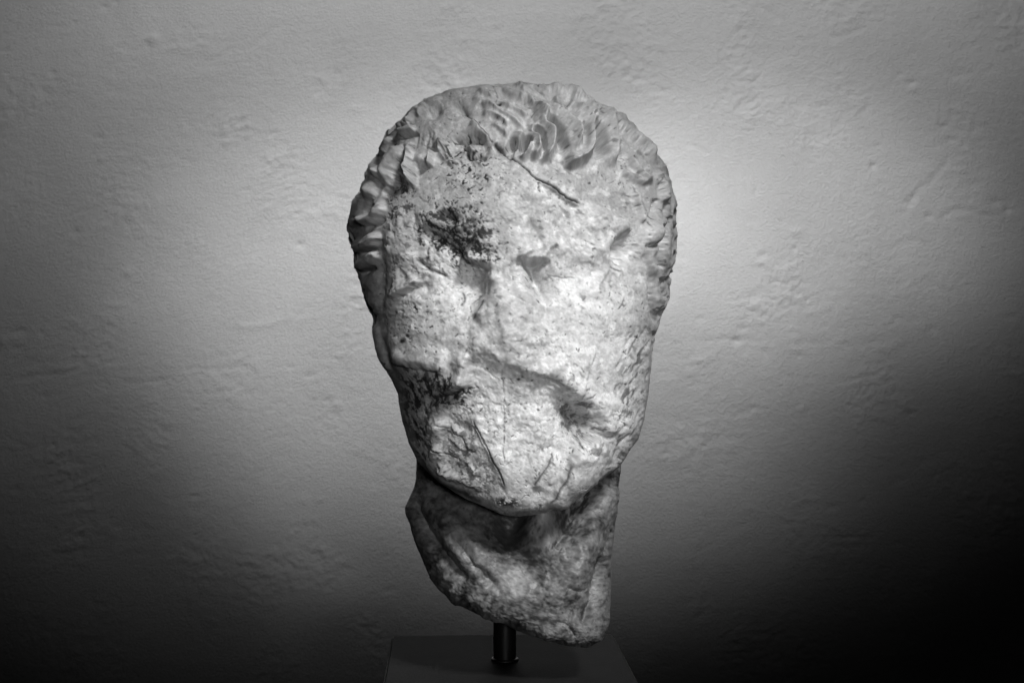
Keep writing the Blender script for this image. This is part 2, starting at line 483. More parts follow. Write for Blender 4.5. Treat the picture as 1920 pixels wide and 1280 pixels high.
    nt.links.new(comb.outputs[0], b.inputs['Base Color'])
    b.inputs['Roughness'].default_value = 0.8; b.inputs['Specular IOR Level'].default_value = 0.25
    bp = N_(nt, 'ShaderNodeBump'); bp.inputs['Strength'].default_value = 0.9; bp.inputs['Distance'].default_value = 0.0024
    mp = N_(nt, 'ShaderNodeMapping'); mp.inputs['Scale'].default_value = (0.8, 1, 1); nt.links.new(tc, mp.inputs['Vector'])
    n3 = noise_node(nt, 340, 5, 0.7, mp.outputs[0], 0.1).outputs['Fac']
    nt.links.new(n3, bp.inputs['Height']); nt.links.new(bp.outputs[0], b.inputs['Normal'])
    o = mesh_obj("wall", V, Fq, m)
    o["kind"] = "structure"; o["label"] = "rough trowelled pale plaster wall behind the head"
build_wall()

# ------------------------------------------------------------------ the marble head
HEAD_L = [(972,165),(950,166.2),(928,170),(880,178.5),(840,183),(807,189),(773,210),(753,230),(730,247),(718,270),(707,297),(687,327),(685,342),(677,357),
          (663,380),(658,407),(658,443),(667,470),(668,500),(677,523),(684,554),(690,573),(702,599),(700,620),(704,652),(712,676),(733,711),
          (746,739),(751,775),(757,797),(766,830),(781,863),(805,889),(831,910),(864,931),(899,947),(923,958),(958,966)]
HEAD_R = [(972,165),(994,166.2),(1016,169),(1067,178),(1110,196),(1152,214),(1179,238),(1206,267),(1227,289),(1245,315),(1259,358),(1264,379),(1264,445),
          (1263,467),(1261,493),(1253,520),(1249,560),(1239,589),(1233,610),(1225,626),(1222,658),(1219,706),(1216,739),(1208,785),
          (1198,821),(1186,839),(1163,874),(1139,893),(1104,917),(1081,933),(1052,947),(1034,958),(1010,962),(963,966)]
#            row  front  back
HEAD_P = [(165,30,30),(166.2,-10,72),(170,-45,115),(194,-135,230),(240,-205,320),(300,-250,370),(380,-285,400),(450,-300,400),(520,-304,395),(600,-312,380),(680,-312,330),
          (760,-300,240),(830,-294,140),(890,-288,10),(930,-280,-80),(948,-268,-140),(960,-246,-185),(966,-215,-210)]

def sculpt_head():
    R = Relief(640, 1290, 140, 990, warp=2.0)
    C, G, B, T = R.crest, R.groove, R.blob, R.tube
    # ---------------- large forms of the broken face
    B(893, 530, 46, 52, -22)                               # socket beside the nose, left
    B(835, 480, 80, 50, -7, 20)
    B(1006, 508, 26, 40, -16, -22)                         # socket beside the nose, right
    B(1075, 520, 70, 40, -8)
    B(952, 585, 50, 85, 16)                                # stump of the nose
    B(800, 600, 70, 60, 7); B(1140, 610, 70, 90, 8)        # cheeks
    B(930, 390, 80, 55, 6)
    # brow mass on the right, broken rough, ending in a cliff towards the temple
    C([(1102,372),(1135,400),(1173,428),(1160,452),(1142,477),(1138,502)], 16, 5, 50, 0.3, 0.2, 2, rag=2)
    C([(1140,477),(1128,520),(1112,548)], 7, 7, 26, 0.2, 0.3, rag=2)
    B(1166, 466, 18, 26, -18, 28)
    C([(1146,497),(1154,506),(1168,509)], 3, 3, 10, 0.2, 0.3)
    B(1108, 545, 16, 12, 6)
    # ---------------- nose
    C([(862,482),(876,490),(893,499),(907,514),(913,535),(909,561),(897,587),(887,608)], 20, 36, 5, 0.15, 0.25, 2, rag=1)
    C([(1022,584),(1002,554),(986,525),(976,488)], 13, 26, 7, 0.4, 0.15, 2)
    G([(985,489),(1000,512),(1012,545),(1030,575)], 14, 13, ta=0.1, tb=0.6)
    # ridge above the right socket, ending in a ledge
    C([(962,400),(975,430),(988,458),(1000,480)], 15, 8, 55, 0.45, 0.12, 2)
    C([(968,482),(990,489),(1012,487),(1036,482)], 26, 16, 3, 0.2, 0.3, 2, rag=1)
    G([(985,408),(1008,440),(1022,470)], 8, 10, ta=0.3, tb=0.2)
    C([(1050,454),(1032,464),(1022,478)], 7, 4, 10, 0.2, 0.3)
    G([(1064,392),(1047,420),(1040,448)], 8, 10)
    # knob and hollows of the left eye
    B(902, 452, 20, 24, 16)
    C([(864,470),(880,488),(905,494),(926,490)], 22, 14, 3.5, 0.2, 0.3, rag=2)
    B(842, 405, 24, 10, -14, 25)
    C([(818,394),(838,400),(858,412)], 8, 8, 3, 0.2, 0.2, rag=2)
    B(812, 412, 26, 22, 9)
    G([(845,465),(868,480),(880,494)], 9, 7)
    G([(780,485),(805,505),(835,518)], 6, 3.5)
    B(822, 488, 30, 22, 8, 20)
    G([(800,430),(825,450),(840,470)], 6, 7)
    B(870, 425, 18, 14, 8); G([(880,410),(890,430),(885,450)], 6, 5)
    # temple, left: rough mass ending in a little ledge
    B(757, 480, 28, 60, 11)
    C([(789,524),(768,542),(746,553),(733,548)], 14, 5, 20, 0.15, 0.25, rag=2)
    G([(790,530),(800,545),(790,560)], 6, 8)
    G([(752,500),(765,520),(775,530)], 5, 6)
    # ---------------- lower face: broken away under a long ragged ledge
    led = [(866,692),(886,672),(905,661),(928,668),(951,675),(983,692),(1002,697),(1031,706),(1054,719),(1073,735),(1092,747),(1116,743)]
    C(led, 12, 60, 12, 0.15, 0.12, 1.6, rag=6)
    mouth = [(876,695),(905,672),(951,686),(1002,706),(1054,729),(1092,756),(1122,787),(1126,816),(1106,828),(1070,838),(1020,850),(960,850),(910,838),(882,790),(878,730)]
    R.H -= 8*R.mask(mouth, 12)
    # right end of the break: a hollow whose wall faces left, its foot cut off by an edge
    B(1088, 800, 44, 30, -24, 30); B(1075, 770, 34, 14, -8, 25)
    C([(1056,834),(1085,832),(1106,830),(1136,816)], 20, 4, 28, 0.35, 0.25, rag=1)
    C([(1133,822),(1130,798),(1118,774),(1104,750)], 12, 10, 40, 0.2, 0.4, rag=1)
    G([(1050,772),(1080,788),(1112,796)], 4, 6); G([(1055,760),(1085,766),(1100,758)], 5, 6)
    # left edge of the break
    B(868, 690, 14, 26, 9, 10)
    C([(876,655),(873,690),(870,715),(882,724)], 8, 4, 20, 0.3, 0.2, rag=2)
    C([(888,722),(866,720),(850,734),(838,747)], 7, 5, 18, 0.2, 0.3, rag=2)
    B(850, 718, 28, 18, 8); B(862, 748, 14, 10, 4)
    G([(796,754),(822,748),(845,742),(874,730)], 8, 6)
    # chin, left: plane falls away along a crack, chipped in ledges
    C([(882,780),(894,808),(913,842),(931,878),(949,917),(952,930)], 4, 55, 4, 0.15, 0.12, 1.8)
    R.H -= 4*R.mask([(812,780),(880,784),(913,842),(949,920),(920,945),(870,925),(820,880)], 8)
    C([(893,855),(867,825),(840,801),(810,796)], 5, 5, 18, 0.2, 0.2, rag=4)
    C([(887,842),(862,838),(835,815)], 6, 3, 12, rag=2)
    C([(864,860),(840,848),(826,848),(811,840)], 5, 5, 16, 0.2, 0.2, rag=4)
    C([(895,892),(880,875),(876,860)], 7, 10, 3, 0.2, 0.2, rag=2)
    C([(908,928),(870,905),(840,890),(820,868)], 8, 3, 14, 0.2, 0.2, rag=3)
    C([(812,765),(810,800),(816,840),(820,885)], 7, 18, 9, 0.25, 0.25, rag=4)
    B(822, 806, 12, 14, 8); B(842, 888, 20, 10, 8, 20); B(860, 800, 30, 10, -6, 30); B(875, 880, 10, 14, -5)
    # chin, right
    C([(1024,950),(1055,896),(1070,862),(1086,832)], 13, 3.5, 36, 0.15, 0.15)
    C([(998,918),(1020,880),(1040,850)], 8, 3.5, 22, 0.2, 0.2)
    G([(1038,852),(1045,845),(1030,842),(1005,850)], 6, 9)
    C([(1028,907),(1045,890),(1058,886)], 3, 4, 8)
    C([(1131,820),(1118,845),(1116,865)], 8, 4, 22, 0.2, 0.4, rag=2)
    B(1085, 890, 28, 34, 7, 20); G([(1104,838),(1112,855)], 5, 4)
    # left cheek edge above the dark jaw
    C([(846,692),(805,690),(770,684),(730,670)], 8, 8, 30, 0.2, 0.15, rag=3)
    # ---------------- crack across the forehead, its upper lip standing proud
    crack = [(858,188),(887,227),(917,260),(925,268),(950,290),(973,307),(990,323),(1010,340),(1037,354),(1063,371),(1092,384)]
    C([(975,308),(1010,340),(1037,354),(1063,371),(1088,383),(1102,379)], 7, 26, 2.5, 0.5, 0.2, 1.8, rag=1.5)
    G([(1030,356),(1063,378),(1088,390)], 4, 7)
    B(1070, 397, 30, 14, -5, 30)
    G([(925,272),(945,287),(960,298)], 8, 6)
    # smooth original skin of the temple, right
    B(1120, 350, 50, 40, -5, 20)
    C([(1188,358),(1195,385),(1202,420)], 9, 6, 4)
    # ---------------- hair: fringe on the right, comma locks with drilled pockets
    # travel from crown to tip: the lock body lies on the right of travel (left in the picture)
    C([(980,194),(1008,210),(1024,230),(1037,250),(1037,277),(1029,297),(1014,311)], 20, 4, 18, 0.35, 0.15, 1.5)
    C([(984,238),(1003,246),(1014,260),(1012,283),(998,306)], 15, 3.5, 12, 0.35, 0.18, 1.5)
    C([(958,250),(975,255),(991,263),(994,280),(986,296),(974,305)], 12, 3.5, 11, 0.3, 0.2, 1.5)
    C([(1002,186),(1040,214),(1063,233),(1078,253),(1080,273),(1073,296)], 18, 4, 24, 0.35, 0.18, 1.5)
    C([(1062,198),(1090,215),(1108,232),(1111,248),(1105,262),(1104,283),(1097,298),(1080,310),(1054,314)], 22, 4, 26, 0.3, 0.12, 1.5)
    C([(1108,200),(1136,229),(1148,250),(1150,283),(1152,316)], 15, 4, 22, 0.3, 0.18, 1.5)
    C([(1122,204),(1160,243),(1187,263),(1213,283),(1232,312)], 13, 8, 5, 0.2, 0.2)
    C([(1180,288),(1187,315),(1205,333),(1224,346)], 12, 7, 5, 0.2, 0.2)
    C([(1166,320),(1190,337),(1212,346)], 7, 6, 4)
    C([(1230,320),(1243,350),(1248,380)], 9, 6, 6)
    DRILLS = [([(1030,237),(1040,246),(1050,262),(1056,290)], 7.5, 46), ([(1117,250),(1122,268),(1125,300)], 11, 46), ([(1004,249),(1015,259),(1018,280),(1013,300)], 5, 34),
              ([(987,266),(981,276),(976,294)], 9, 44), ([(962,272),(956,282),(950,292)], 9, 24), ([(1155,260),(1158,276),(1160,302)], 6, 30),
              ([(1089,246),(1092,268),(1088,292)], 5, 16), ([(1187,300),(1196,318),(1212,330)], 5, 16), ([(1106,234),(1113,240)], 4, 10),
              ([(785,318),(796,306),(804,296)], 8, 16), ([(832,280),(838,292),(846,300)], 6, 24)]
    # strands combed over the crown
    for pts, h in [([(889,172),(922,186),(948,205),(960,214)], 9), ([(935,166),(957,182),(990,193),(1004,207)], 10), ([(946,207),(968,213),(992,226)], 9),
                   ([(900,216),(926,219),(942,232),(958,247)], 10), ([(878,203),(902,198),(926,208),(948,222),(970,234),(988,246)], 10),
                   ([(1036,183),(1047,203),(1056,219)], 11), ([(1062,200),(1075,207),(1090,216)], 8), ([(1000,168),(1040,176),(1080,190),(1112,205)], 9),
                   ([(960,168),(1000,178),(1030,185)], 7), ([(880,186),(910,196),(930,205)], 6), ([(970,190),(1000,200),(1020,215)], 6),
                   ([(1140,215),(1170,240),(1195,258)], 8), ([(1165,232),(1200,262),(1225,292)], 8), ([(920,232),(940,245),(955,258)], 7),
                   ([(1020,172),(1060,180),(1095,195)], 7), ([(1090,196),(1120,205),(1150,222)], 8)]:
        C(pts, h, 11, 3.5, 0.25, 0.2, 1.5, rag=0.6)
    for x, y in [(932,170),(950,163),(972,165),(990,163),(1012,165),(900,178),(1050,174),(1090,188)]: B(x, y, 12, 6, 3)
    # ---------------- hair: left half, worn, with a broken hollow
    C([(803,290),(795,305),(778,325),(776,345),(781,354)], 11, 3.5, 14, 0.2, 0.15)
    C([(768,258),(772,290),(772,322),(782,356)], 13, 4, 9, 0.3, 0.15)
    C([(813,284),(810,298),(804,313)], 13, 7, 3, 0.2, 0.2)
    C([(825,260),(832,280),(843,300)], 11, 3, 9)
    for k, x in enumerate((772, 782, 792, 802, 812)):
        G([(x+3, 240), (x-2+2*(k%2), 262), (x-7+3*(k%3), 284+4*(k%2))], 1.8+0.8*(k%2), 3.5, ta=0.4, tb=0.4)
    R.H -= 9*R.mask([(838,262),(862,250),(900,254),(918,268),(912,300),(880,304),(846,298)], 5)
    G([(848,258),(870,262),(890,258),(910,264)], 7, 4)
    G([(860,270),(875,280),(880,292),(905,292),(908,305)], 8, 3.5)
    C([(834,300),(850,306),(880,302),(910,312)], 7, 10, 4, rag=3)
    B(880, 278, 13, 9, 9)
    C([(885,224),(905,246),(920,264)], 8, 3, 16, 0.2, 0.12)
    B(866, 206, 18, 8, -9, 25); B(812, 212, 16, 9, -9, -30)
    C([(785,200),(772,214),(766,232)], 9, 5, 6); C([(800,196),(790,206),(784,220)], 6, 4, 5)
    T([(748,252),(765,246),(782,242)], 12, 6); G([(750,261),(768,256),(784,250)], 9, 3)
    T([(742,240),(756,232),(770,230)], 9, 6)
    T([(760,270),(745,290),(732,310),(725,332),(728,350)], 20, 12, 0.25, 0.2, 2, 2.5)
    T([(735,256),(722,276),(714,296)], 12, 11, 0.25, 0.25, 2, 2)
    T([(720,312),(706,336),(694,356),(688,376)], 18, 11, 0.25, 0.2, 2, 2.5)
    T([(705,300),(692,320),(684,338)], 11, 9, 0.25, 0.25)
    T([(680,362),(668,384),(664,410),(668,430)], 10, 12, 0.25, 0.25, 2, 2)
    T([(724,376),(708,404),(690,416),(674,404)], 18, 8, 0.25, 0.15, 1, 2)
    T([(726,360),(716,376),(702,386)], 10, 6)
    T([(662,462),(680,460),(700,450),(714,438)], 17, 13, 0.2, 0.2, 3, 2.5)
    T([(670,498),(688,492),(704,480),(713,470)], 15, 12, 0.2, 0.2, 2, 2.5)
    T([(682,545),(695,525),(708,505)], 5, 16, 0.3, 0.3)
    T([(694,580),(704,560),(714,535)], 5, 14, 0.3, 0.3)
    for pts, dp in [([(672,476),(690,472),(706,462),(716,446)], 18), ([(676,516),(690,508),(704,496)], 14), ([(735,348),(728,358),(716,366)], 14),
                    ([(740,318),(744,336),(738,352)], 14), ([(684,424),(704,420),(720,408)], 13), ([(700,374),(690,390),(684,402)], 9),
                    ([(712,298),(700,318),(690,342)], 9), ([(728,250),(716,275),(706,300)], 8), ([(690,575),(700,590),(704,600)], 8)]:
        G(pts, dp, 4.5, ta=0.2, tb=0.2)
    # where the face plane meets the hair and ears
    G([(746,340),(732,372),(726,404),(714,450),(722,500),(716,540),(727,590),(722,640),(734,690),(744,720)], 2, 12, ta=0.2, tb=0.2)
    C([(738,400),(729,450),(733,520),(730,600),(736,650),(746,700)], 4, 18, 10, rag=3)
    # ear fragment, left
    T([(704,602),(706,640),(716,676),(730,705)], 8, 10, 0.2, 0.2)
    # ---------------- right side: worn hair and ear
    B(1222, 438, 16, 26, 15, 20); B(1215, 500, 13, 30, 10); B(1245, 465, 10, 45, 7)
    G([(1203,462),(1222,460),(1237,448),(1240,420)], 9, 3.5)
    G([(1241,440),(1236,470),(1238,505)], 9, 3.5)
    G([(1233,372),(1226,395),(1222,405)], 9, 4); G([(1250,380),(1247,400),(1243,412)], 8, 4)
    G([(1262,405),(1250,425),(1244,440)], 6, 4); G([(1240,330),(1236,350),(1240,370)], 6, 4)
    G([(1205,470),(1210,500),(1218,530),(1222,570),(1226,610)], 8, 5)
    G([(1244,520),(1242,545),(1246,560)], 13, 5); G([(1240,575),(1236,595)], 9, 4)
    B(1236, 560, 9, 30, 5)
    for k in range(44):                                    # pecked streaks down the right cheek edge
        x = rng.uniform(1150, 1216); y = rng.uniform(620, 860); l = rng.uniform(8, 30)
        G([(x+l*0.28, y-l/2), (x, y), (x-l*0.3, y+l/2)], rng.uniform(0.8, 2.6), rng.uniform(1.8, 3.2), ta=0.3, tb=0.3)
    for k in range(36):
        x = rng.uniform(742, 812); y = rng.uniform(690, 880); l = rng.uniform(8, 30)
        G([(x-l*0.25, y-l/2), (x, y), (x+l*0.3, y+l/2)], rng.uniform(0.8, 2.4), rng.uniform(1.8, 3), ta=0.3, tb=0.3)
    hm = R.mask([(640,140),(1290,140),(1290,640),(1230,640),(1215,500),(1190,360),(1150,318),(1060,318),(985,312),(930,270),(905,305),(835,305),(780,356),(745,356),(725,400),(718,500),(725,600),(735,715),(640,720)], 6)
    lh = R.mask([(640,200),(800,200),(745,360),(725,400),(718,500),(735,715),(640,720)], 6)
    R.H *= 1.05 + 0.38*hm - 0.42*lh
    R.H += 0.22*blur(R.H*(1-hm), 14)*(1-hm)              # broad planes of the broken face
    soft1 = blur(R.H, 1); soft2 = blur(R.H, 2)
    wear = np.clip(1-hm+lh, 0, 1)
    R.H = R.H + hm*(1-wear)*(soft1-R.H)*0.4 + wear*(soft1-R.H)*0.9
    G(crack[:4], 1.5, 1.6, dark=0.6, ta=0.3, tb=0.03, dw=1.2)
    G(crack[3:], 2.6, 1.7, dark=0.9, ta=0.05, tb=0.05, dw=1.3)
    # sharp accents left in the worn surface: drilled corners, undercut edges
    G([(1176,434),(1160,456),(1143,482)], 24, 8, ta=0.25, tb=0.25); G([(1172,452),(1168,468),(1160,482)], 10, 10)
    G([(820,396),(838,401),(860,413)], 16, 5, ta=0.25, tb=0.25); G([(866,484),(884,497),(906,503),(916,516)], 17, 5.5, ta=0.25, tb=0.3)
    G([(972,489),(998,496),(1036,489)], 24, 6, ta=0.2, tb=0.3); G([(906,510),(915,535),(909,562),(896,590)], 9, 5, ta=0.2, tb=0.3)
    G([(992,497),(1003,522),(1014,552),(1026,578)], 12, 9, ta=0.15, tb=0.6)
    G([(884,678),(905,666),(930,674),(953,682)], 3, 5, ta=0.3); G([(950,681),(985,698),(1030,713),(1058,727),(1090,753)], 4, 5, ta=0.2, tb=0.2)
    G([(1098,752),(1116,776),(1128,800),(1128,818),(1106,826),(1080,829)], 7, 7, ta=0.2, tb=0.25); G([(1060,775),(1090,790),(1118,806)], 7, 9)
    G([(748,556),(770,548),(792,532)], 9, 5, ta=0.25, tb=0.25); G([(786,432),(810,440),(845,462),(868,480)], 6, 5)
    G([(1146,499),(1155,507),(1168,510)], 4, 3)
    G([(735,676),(770,692),(805,698),(840,706)], 6, 8, ta=0.25, tb=0.25)
    G([(882,782),(894,808),(900,816),(913,842),(920,858),(931,878),(949,917)], 1.6, 2.0, dark=0.9, dw=1.8)
    G([(812,796),(824,797),(840,803),(852,815),(867,825),(878,842),(891,853)], 1.2, 2.4, dark=0.8, dw=1.8); G([(813,840),(824,848),(835,849),(846,856),(858,858)], 1.2, 2.4, dark=0.8, dw=1.6)  # shadows beneath the chin ledges, also painted as dark lines
    G([(1000,911),(1020,880),(1038,852)], 2.5, 2.0, dark=0.7, dw=1.7); G([(1027,944),(1055,896),(1066,868)], 2.5, 2.0, dark=0.7, dw=1.6)
    for pts, w_, dep in DRILLS: R.drill(pts, w_, dep)
    # ---------------- broken-stone texture, rough where broken, calm on the old skin
    rough = np.full_like(R.X, 0.55)
    rough -= 0.40*R.mask([(995,310),(1100,372),(1180,430),(1200,360),(1150,310),(1080,312)], 12)
    rough -= 0.20*R.mask([(1060,560),(1200,520),(1215,640),(1150,720),(1070,640)], 25)
    rough += 0.65*R.mask([(735,400),(930,400),(920,510),(840,540),(740,545)], 16)
    rough += 0.40*R.mask([(860,655),(1110,735),(1130,830),(960,870),(880,800)], 12)
    rough += 0.55*R.mask([(780,700),(880,720),(950,930),(860,925),(800,850)], 12)
    rough += 0.5*R.mask([(840,250),(920,262),(915,305),(840,305)], 8)
    rough += 0.35*R.mask([(1040,400),(1170,425),(1130,540),(1040,500)], 12)
    n = R.noise(80, 3, 2.0, gain=0.5)*1.4 + R.noise(26, 3, 5.0, gain=0.5)*0.75
    chip = R.noise(44, 4, 11.0, ridged=True, gain=0.5)
    n = n - np.clip(chip-0.6, 0, 2)*1.8*np.clip(rough-0.4, 0, 1)
    R.H += n*np.clip(rough, 0.15, 1.3)
    R.rough = rough
    return R

def paint_head(R):
    """dark lichen, mineral veins and patina, with some light and shade painted in"""
    N1 = R.noise(60, 6, 31.0, gain=0.62); N2 = R.noise(16, 4, 33.0, gain=0.75); N3 = R.noise(5, 2, 35.0, gain=0.7)
    v1 = R.noise(40, 4, 41.0, True, 0.5); v2 = R.noise(24, 4, 43.0, True, 0.5)
    def region(x, y, rx, ry, ang=0): return np.exp(-R.ell(x, y, rx, ry, ang)**1.3)
    def lay(k): R.A = np.maximum(R.A, np.clip(k, 0, 0.96))
    def patch(x, y, rx, ry, ang=0): return sstep(0.28, 0.72, region(x, y, rx, ry, ang) + 0.15*N2 + 0.09*N1 + 0.05*N3)
    eye = patch(864, 440, 76, 56, 28); mouth = patch(834, 730, 52, 34, 15); fore = region(880, 330, 72, 52, 10); top = region(872, 276, 50, 32)
    temple = patch(757, 368, 26, 44, 20)
    # black veined patches
    lay(sstep(1.15, 1.45, v1 + 0.9*(eye-0.5))*eye*1.8)
    lay(sstep(1.25, 1.6, v2 + 0.9*(eye-0.5))*eye*1.6)
    lay(eye*(0.30 + 0.60*sstep(-0.3, 1.3, N2 + 0.9*N3)))
    lcheek = patch(762, 490, 40, 78)
    lay(lcheek*(0.12 + 0.5*sstep(0.4, 1.5, N2 + 0.4*N3)))
    lay(sstep(1.3, 1.7, v2 + 0.7*(mouth-0.5))*mouth*1.3)
    lay(mouth*(0.36 + 0.6*sstep(-0.4, 1.0, N2 + 0.9*N3)))
    lay(sstep(1.0, 1.6, v2 + top - 0.5)*top*1.3); lay(top*0.4*sstep(0.2, 1.2, N2))
    lay(temple*(0.15 + 0.6*sstep(0.0, 1.0, N2 + 0.5*N3)))
    for pts, w_ in [([(868,398),(874,412),(870,425),(884,440)], 4), ([(783,433),(797,440),(806,446)], 3), ([(822,443),(845,462),(867,476)], 4), ([(800,478),(806,458),(826,450)], 2.2),
                    ([(870,486),(885,494),(905,496)], 4), ([(905,430),(917,436),(928,430)], 4), ([(850,430),(858,440),(852,452)], 3.5), ([(890,462),(898,470),(912,468)], 3),  # opening stroke paints the shade under the knob's overhang
                    ([(846,735),(858,745),(868,740)], 6), ([(782,722),(790,745),(800,768)], 4), ([(760,760),(768,790),(772,812)], 4), ([(752,720),(762,738),(775,760)], 4),
                    ([(806,736),(822,742),(846,732)], 2.6), ([(812,705),(818,722),(812,736)], 2.4), ([(850,705),(856,718),(866,724)], 3), ([(778,842),(790,862),(806,880)], 4),
                    ([(865,760),(880,770),(884,780)], 2.2), ([(818,868),(836,880),(850,876)], 3.5)]:
        R.stain(pts, 0.9, w_*0.75, broken=0.1, bs=5)
    # speckles, densest on the forehead
    sp = R.noise(7, 2, 51.0, ang=-40, stretch=1.8)
    den = np.clip(fore + 0.45*region(800, 600, 90, 90) + 0.5*temple + 0.5*eye + 0.3*region(960, 770, 130, 70), 0, 1)
    lay(sstep(0.0, 0.3, sp - 2.75 + 1.85*den)*0.96)
    sp2 = R.noise(4.5, 2, 57.0)
    lay(sstep(0.0, 0.4, sp2 - 3.1 + 1.6*den)*0.92)
    # left jaw and chin, streaked grey: staining plus the shaded side painted in
    jaw = R.mask([(732,672),(800,694),(880,728),(815,780),(822,880),(800,905),(750,780)], 10)
    st = R.noise(10, 4, 61.0, ang=60, stretch=2.6, gain=0.6)
    lay(jaw*(0.38 + 0.48*sstep(-0.3, 1.0, st + 0.3*N3) + 0.25*sstep(1.2, 1.8, v2)))
    chl = R.mask([(815,790),(885,790),(950,920),(900,945),(830,900)], 10)
    lay(chl*(0.32+0.42*sstep(-0.3, 1.2, N2+0.6*N3)))
    # shade of the mouth hollow and ledge put into the colour, right
    lay(patch(1092, 795, 40, 36, 30)*(0.35+0.4*sstep(-0.5, 1, N2))); lay(region(1020, 705, 60, 14, 25)*0.3*sstep(-0.3, 0.8, N2))
    # right jaw streaks
    jr = R.mask([(1175,600),(1222,640),(1210,780),(1160,870),(1120,905),(1130,840)], 14)
    str_ = R.noise(11, 4, 63.0, ang=-62, stretch=2.8, gain=0.6)
    lay(jr*(0.08+0.6*sstep(0.2, 1.5, str_)))
    # fine grey mineral threads everywhere
    th = R.noise(30, 3, 91.0, True, 0.45); wd = sstep(-0.3, 0.8, R.noise(70, 3, 93.0))
    lay(0.6*sstep(1.4, 1.65, th)*wd)
    lay(0.42*sstep(0.8, 1.8, R.noise(9, 3, 95.0, ang=30, stretch=1.6))*sstep(-0.2, 1.0, R.noise(60, 3, 97.0)))
    # tip of the chin, rim under the jaw
    lay(region(950, 941, 30, 12)*1.0*sstep(-2.0, 1.0, N2+0.5*N3))
    R.stain([(784,866),(830,906),(870,929),(908,950)], 0.8, 8, broken=0.55)
    R.stain([(960,962),(1010,958),(1060,940)], 0.5, 4, broken=0.5)
    # single veins and hairlines, and painted shadow lines under chin and mouth ledges
    for pts, d_, w_ in [([(882,784),(894,808),(913,842),(931,878),(949,917)], 0.92, 2.0), ([(780,485),(800,503),(818,512),(836,518)], 0.9, 2.0),
                        ([(855,452),(862,465),(858,490),(857,518)], 0.7, 1.6), ([(862,545),(868,560),(862,575)], 0.8, 2.2), ([(909,561),(899,585),(888,603)], 0.85, 2.0),
                        ([(920,470),(919,500),(920,520)], 0.75, 1.7), ([(812,796),(840,801),(867,825),(891,853)], 0.85, 2.2), ([(813,840),(835,850),(858,858)], 0.85, 2.0),
                        ([(876,862),(880,875),(893,890)], 0.8, 1.9), ([(1000,911),(1020,880),(1038,852)], 0.7, 1.9), ([(1027,944),(1055,896),(1066,868)], 0.75, 1.8),
                        ([(820,396),(838,402),(856,412)], 0.9, 3.4), ([(840,440),(862,462),(880,482)], 0.88, 3.0), ([(832,286),(838,298),(846,306)], 0.85, 3.2),
                        ([(826,262),(830,280),(834,292)], 0.8, 2.0), ([(905,292),(908,304),(904,314)], 0.85, 2.4), ([(925,268),(950,290)], 0.85, 4.5),
                        ([(800,752),(825,745),(850,738),(878,724)], 0.9, 3.0), ([(806,690),(822,700),(838,708)], 0.8, 2.2), ([(1085,757),(1095,765)], 0.7, 4.5),
                        ([(1096,748),(1112,745)], 0.8, 1.7), ([(1146,497),(1154,505),(1164,508)], 0.7, 2.2), ([(1020,703),(1045,715),(1058,722)], 0.6, 2.2)]:
        R.stain(pts, d_, w_, broken=0.25)
    R.stain([(943,688),(942,712),(944.5,740),(943,768),(945.5,800),(944,838),(947,881)], 0.85, 1.2, broken=0.12, bs=6)
    R.stain([(1025,512),(1050,518),(1085,521)], 0.6, 1.3, broken=0.6, bs=6)
    for x, y, r in [(936,202,4.2),(905,383,3.2),(934,436,2.4),(1010,770,2.6),(984,768,2.5),(1108,341,2.5),(760,640,5),(768,630,4),(1172,720,2.4),(973,712,3.2),(980,708,2.6)]:
        lay(0.95*np.exp(-R.ell(x, y, r*1.2, r*0.8, 20)**1.5))
    for k in range(70):
        x = rng.uniform(740, 1120); y = rng.uniform(520, 880); a = rng.uniform(-70, -20); l = rng.uniform(2, 5)
        lay(rng.uniform(0.4, 0.9)*np.exp(-R.ell(x, y, l, 1.3, a)**1.5))
    # patina of the hair and of the old skin
    hair = R.mask([(640,140),(1290,140),(1290,640),(1225,640),(1215,500),(1190,360),(1150,312),(1075,312),(985,310),(925,268),(905,305),(835,305),(780,352),(742,350),(720,400),(715,500),(725,600),(735,715),(640,720)], 9)
    skin = R.mask([(995,315),(1075,315),(1150,318),(1190,380),(1176,428),(1100,372)], 8)
    lefth = R.mask([(640,200),(780,220),(760,340),(722,400),(715,520),(735,715),(640,720)], 14)
    base = 0.57 + 0.05*N1 + 0.05*N2 + 0.036*N3
    base = base*(1 - hair*np.clip(0.16 + 0.10*N1 + 0.08*N2, 0, 0.6)) * (1 - 0.30*skin) * (1 - 0.02*lefth) * (1 - 0.28*region(930, 370, 160, 80)) * (1 + 0.20*region(1120, 780, 120, 220)) * (1 + 0.10*region(800, 600, 80, 80)) * (1 - 0.16*region(960, 600, 110, 80))  # region factors retone against the lamps: forehead, nose darker; cheeks, chin lighter
    worn = sstep(0.9, 1.4, R.noise(20, 4, 71.0, gain=0.7))           # sugary bright bruises
    base = base + 0.15*worn
    R.A = np.clip(R.A*1.12, 0, 0.97)
    dark = 0.014
    R.alb = np.clip(base*(1-R.A) + dark*R.A, 0.02, 0.88).astype(np.float32)
    R.hair = hair

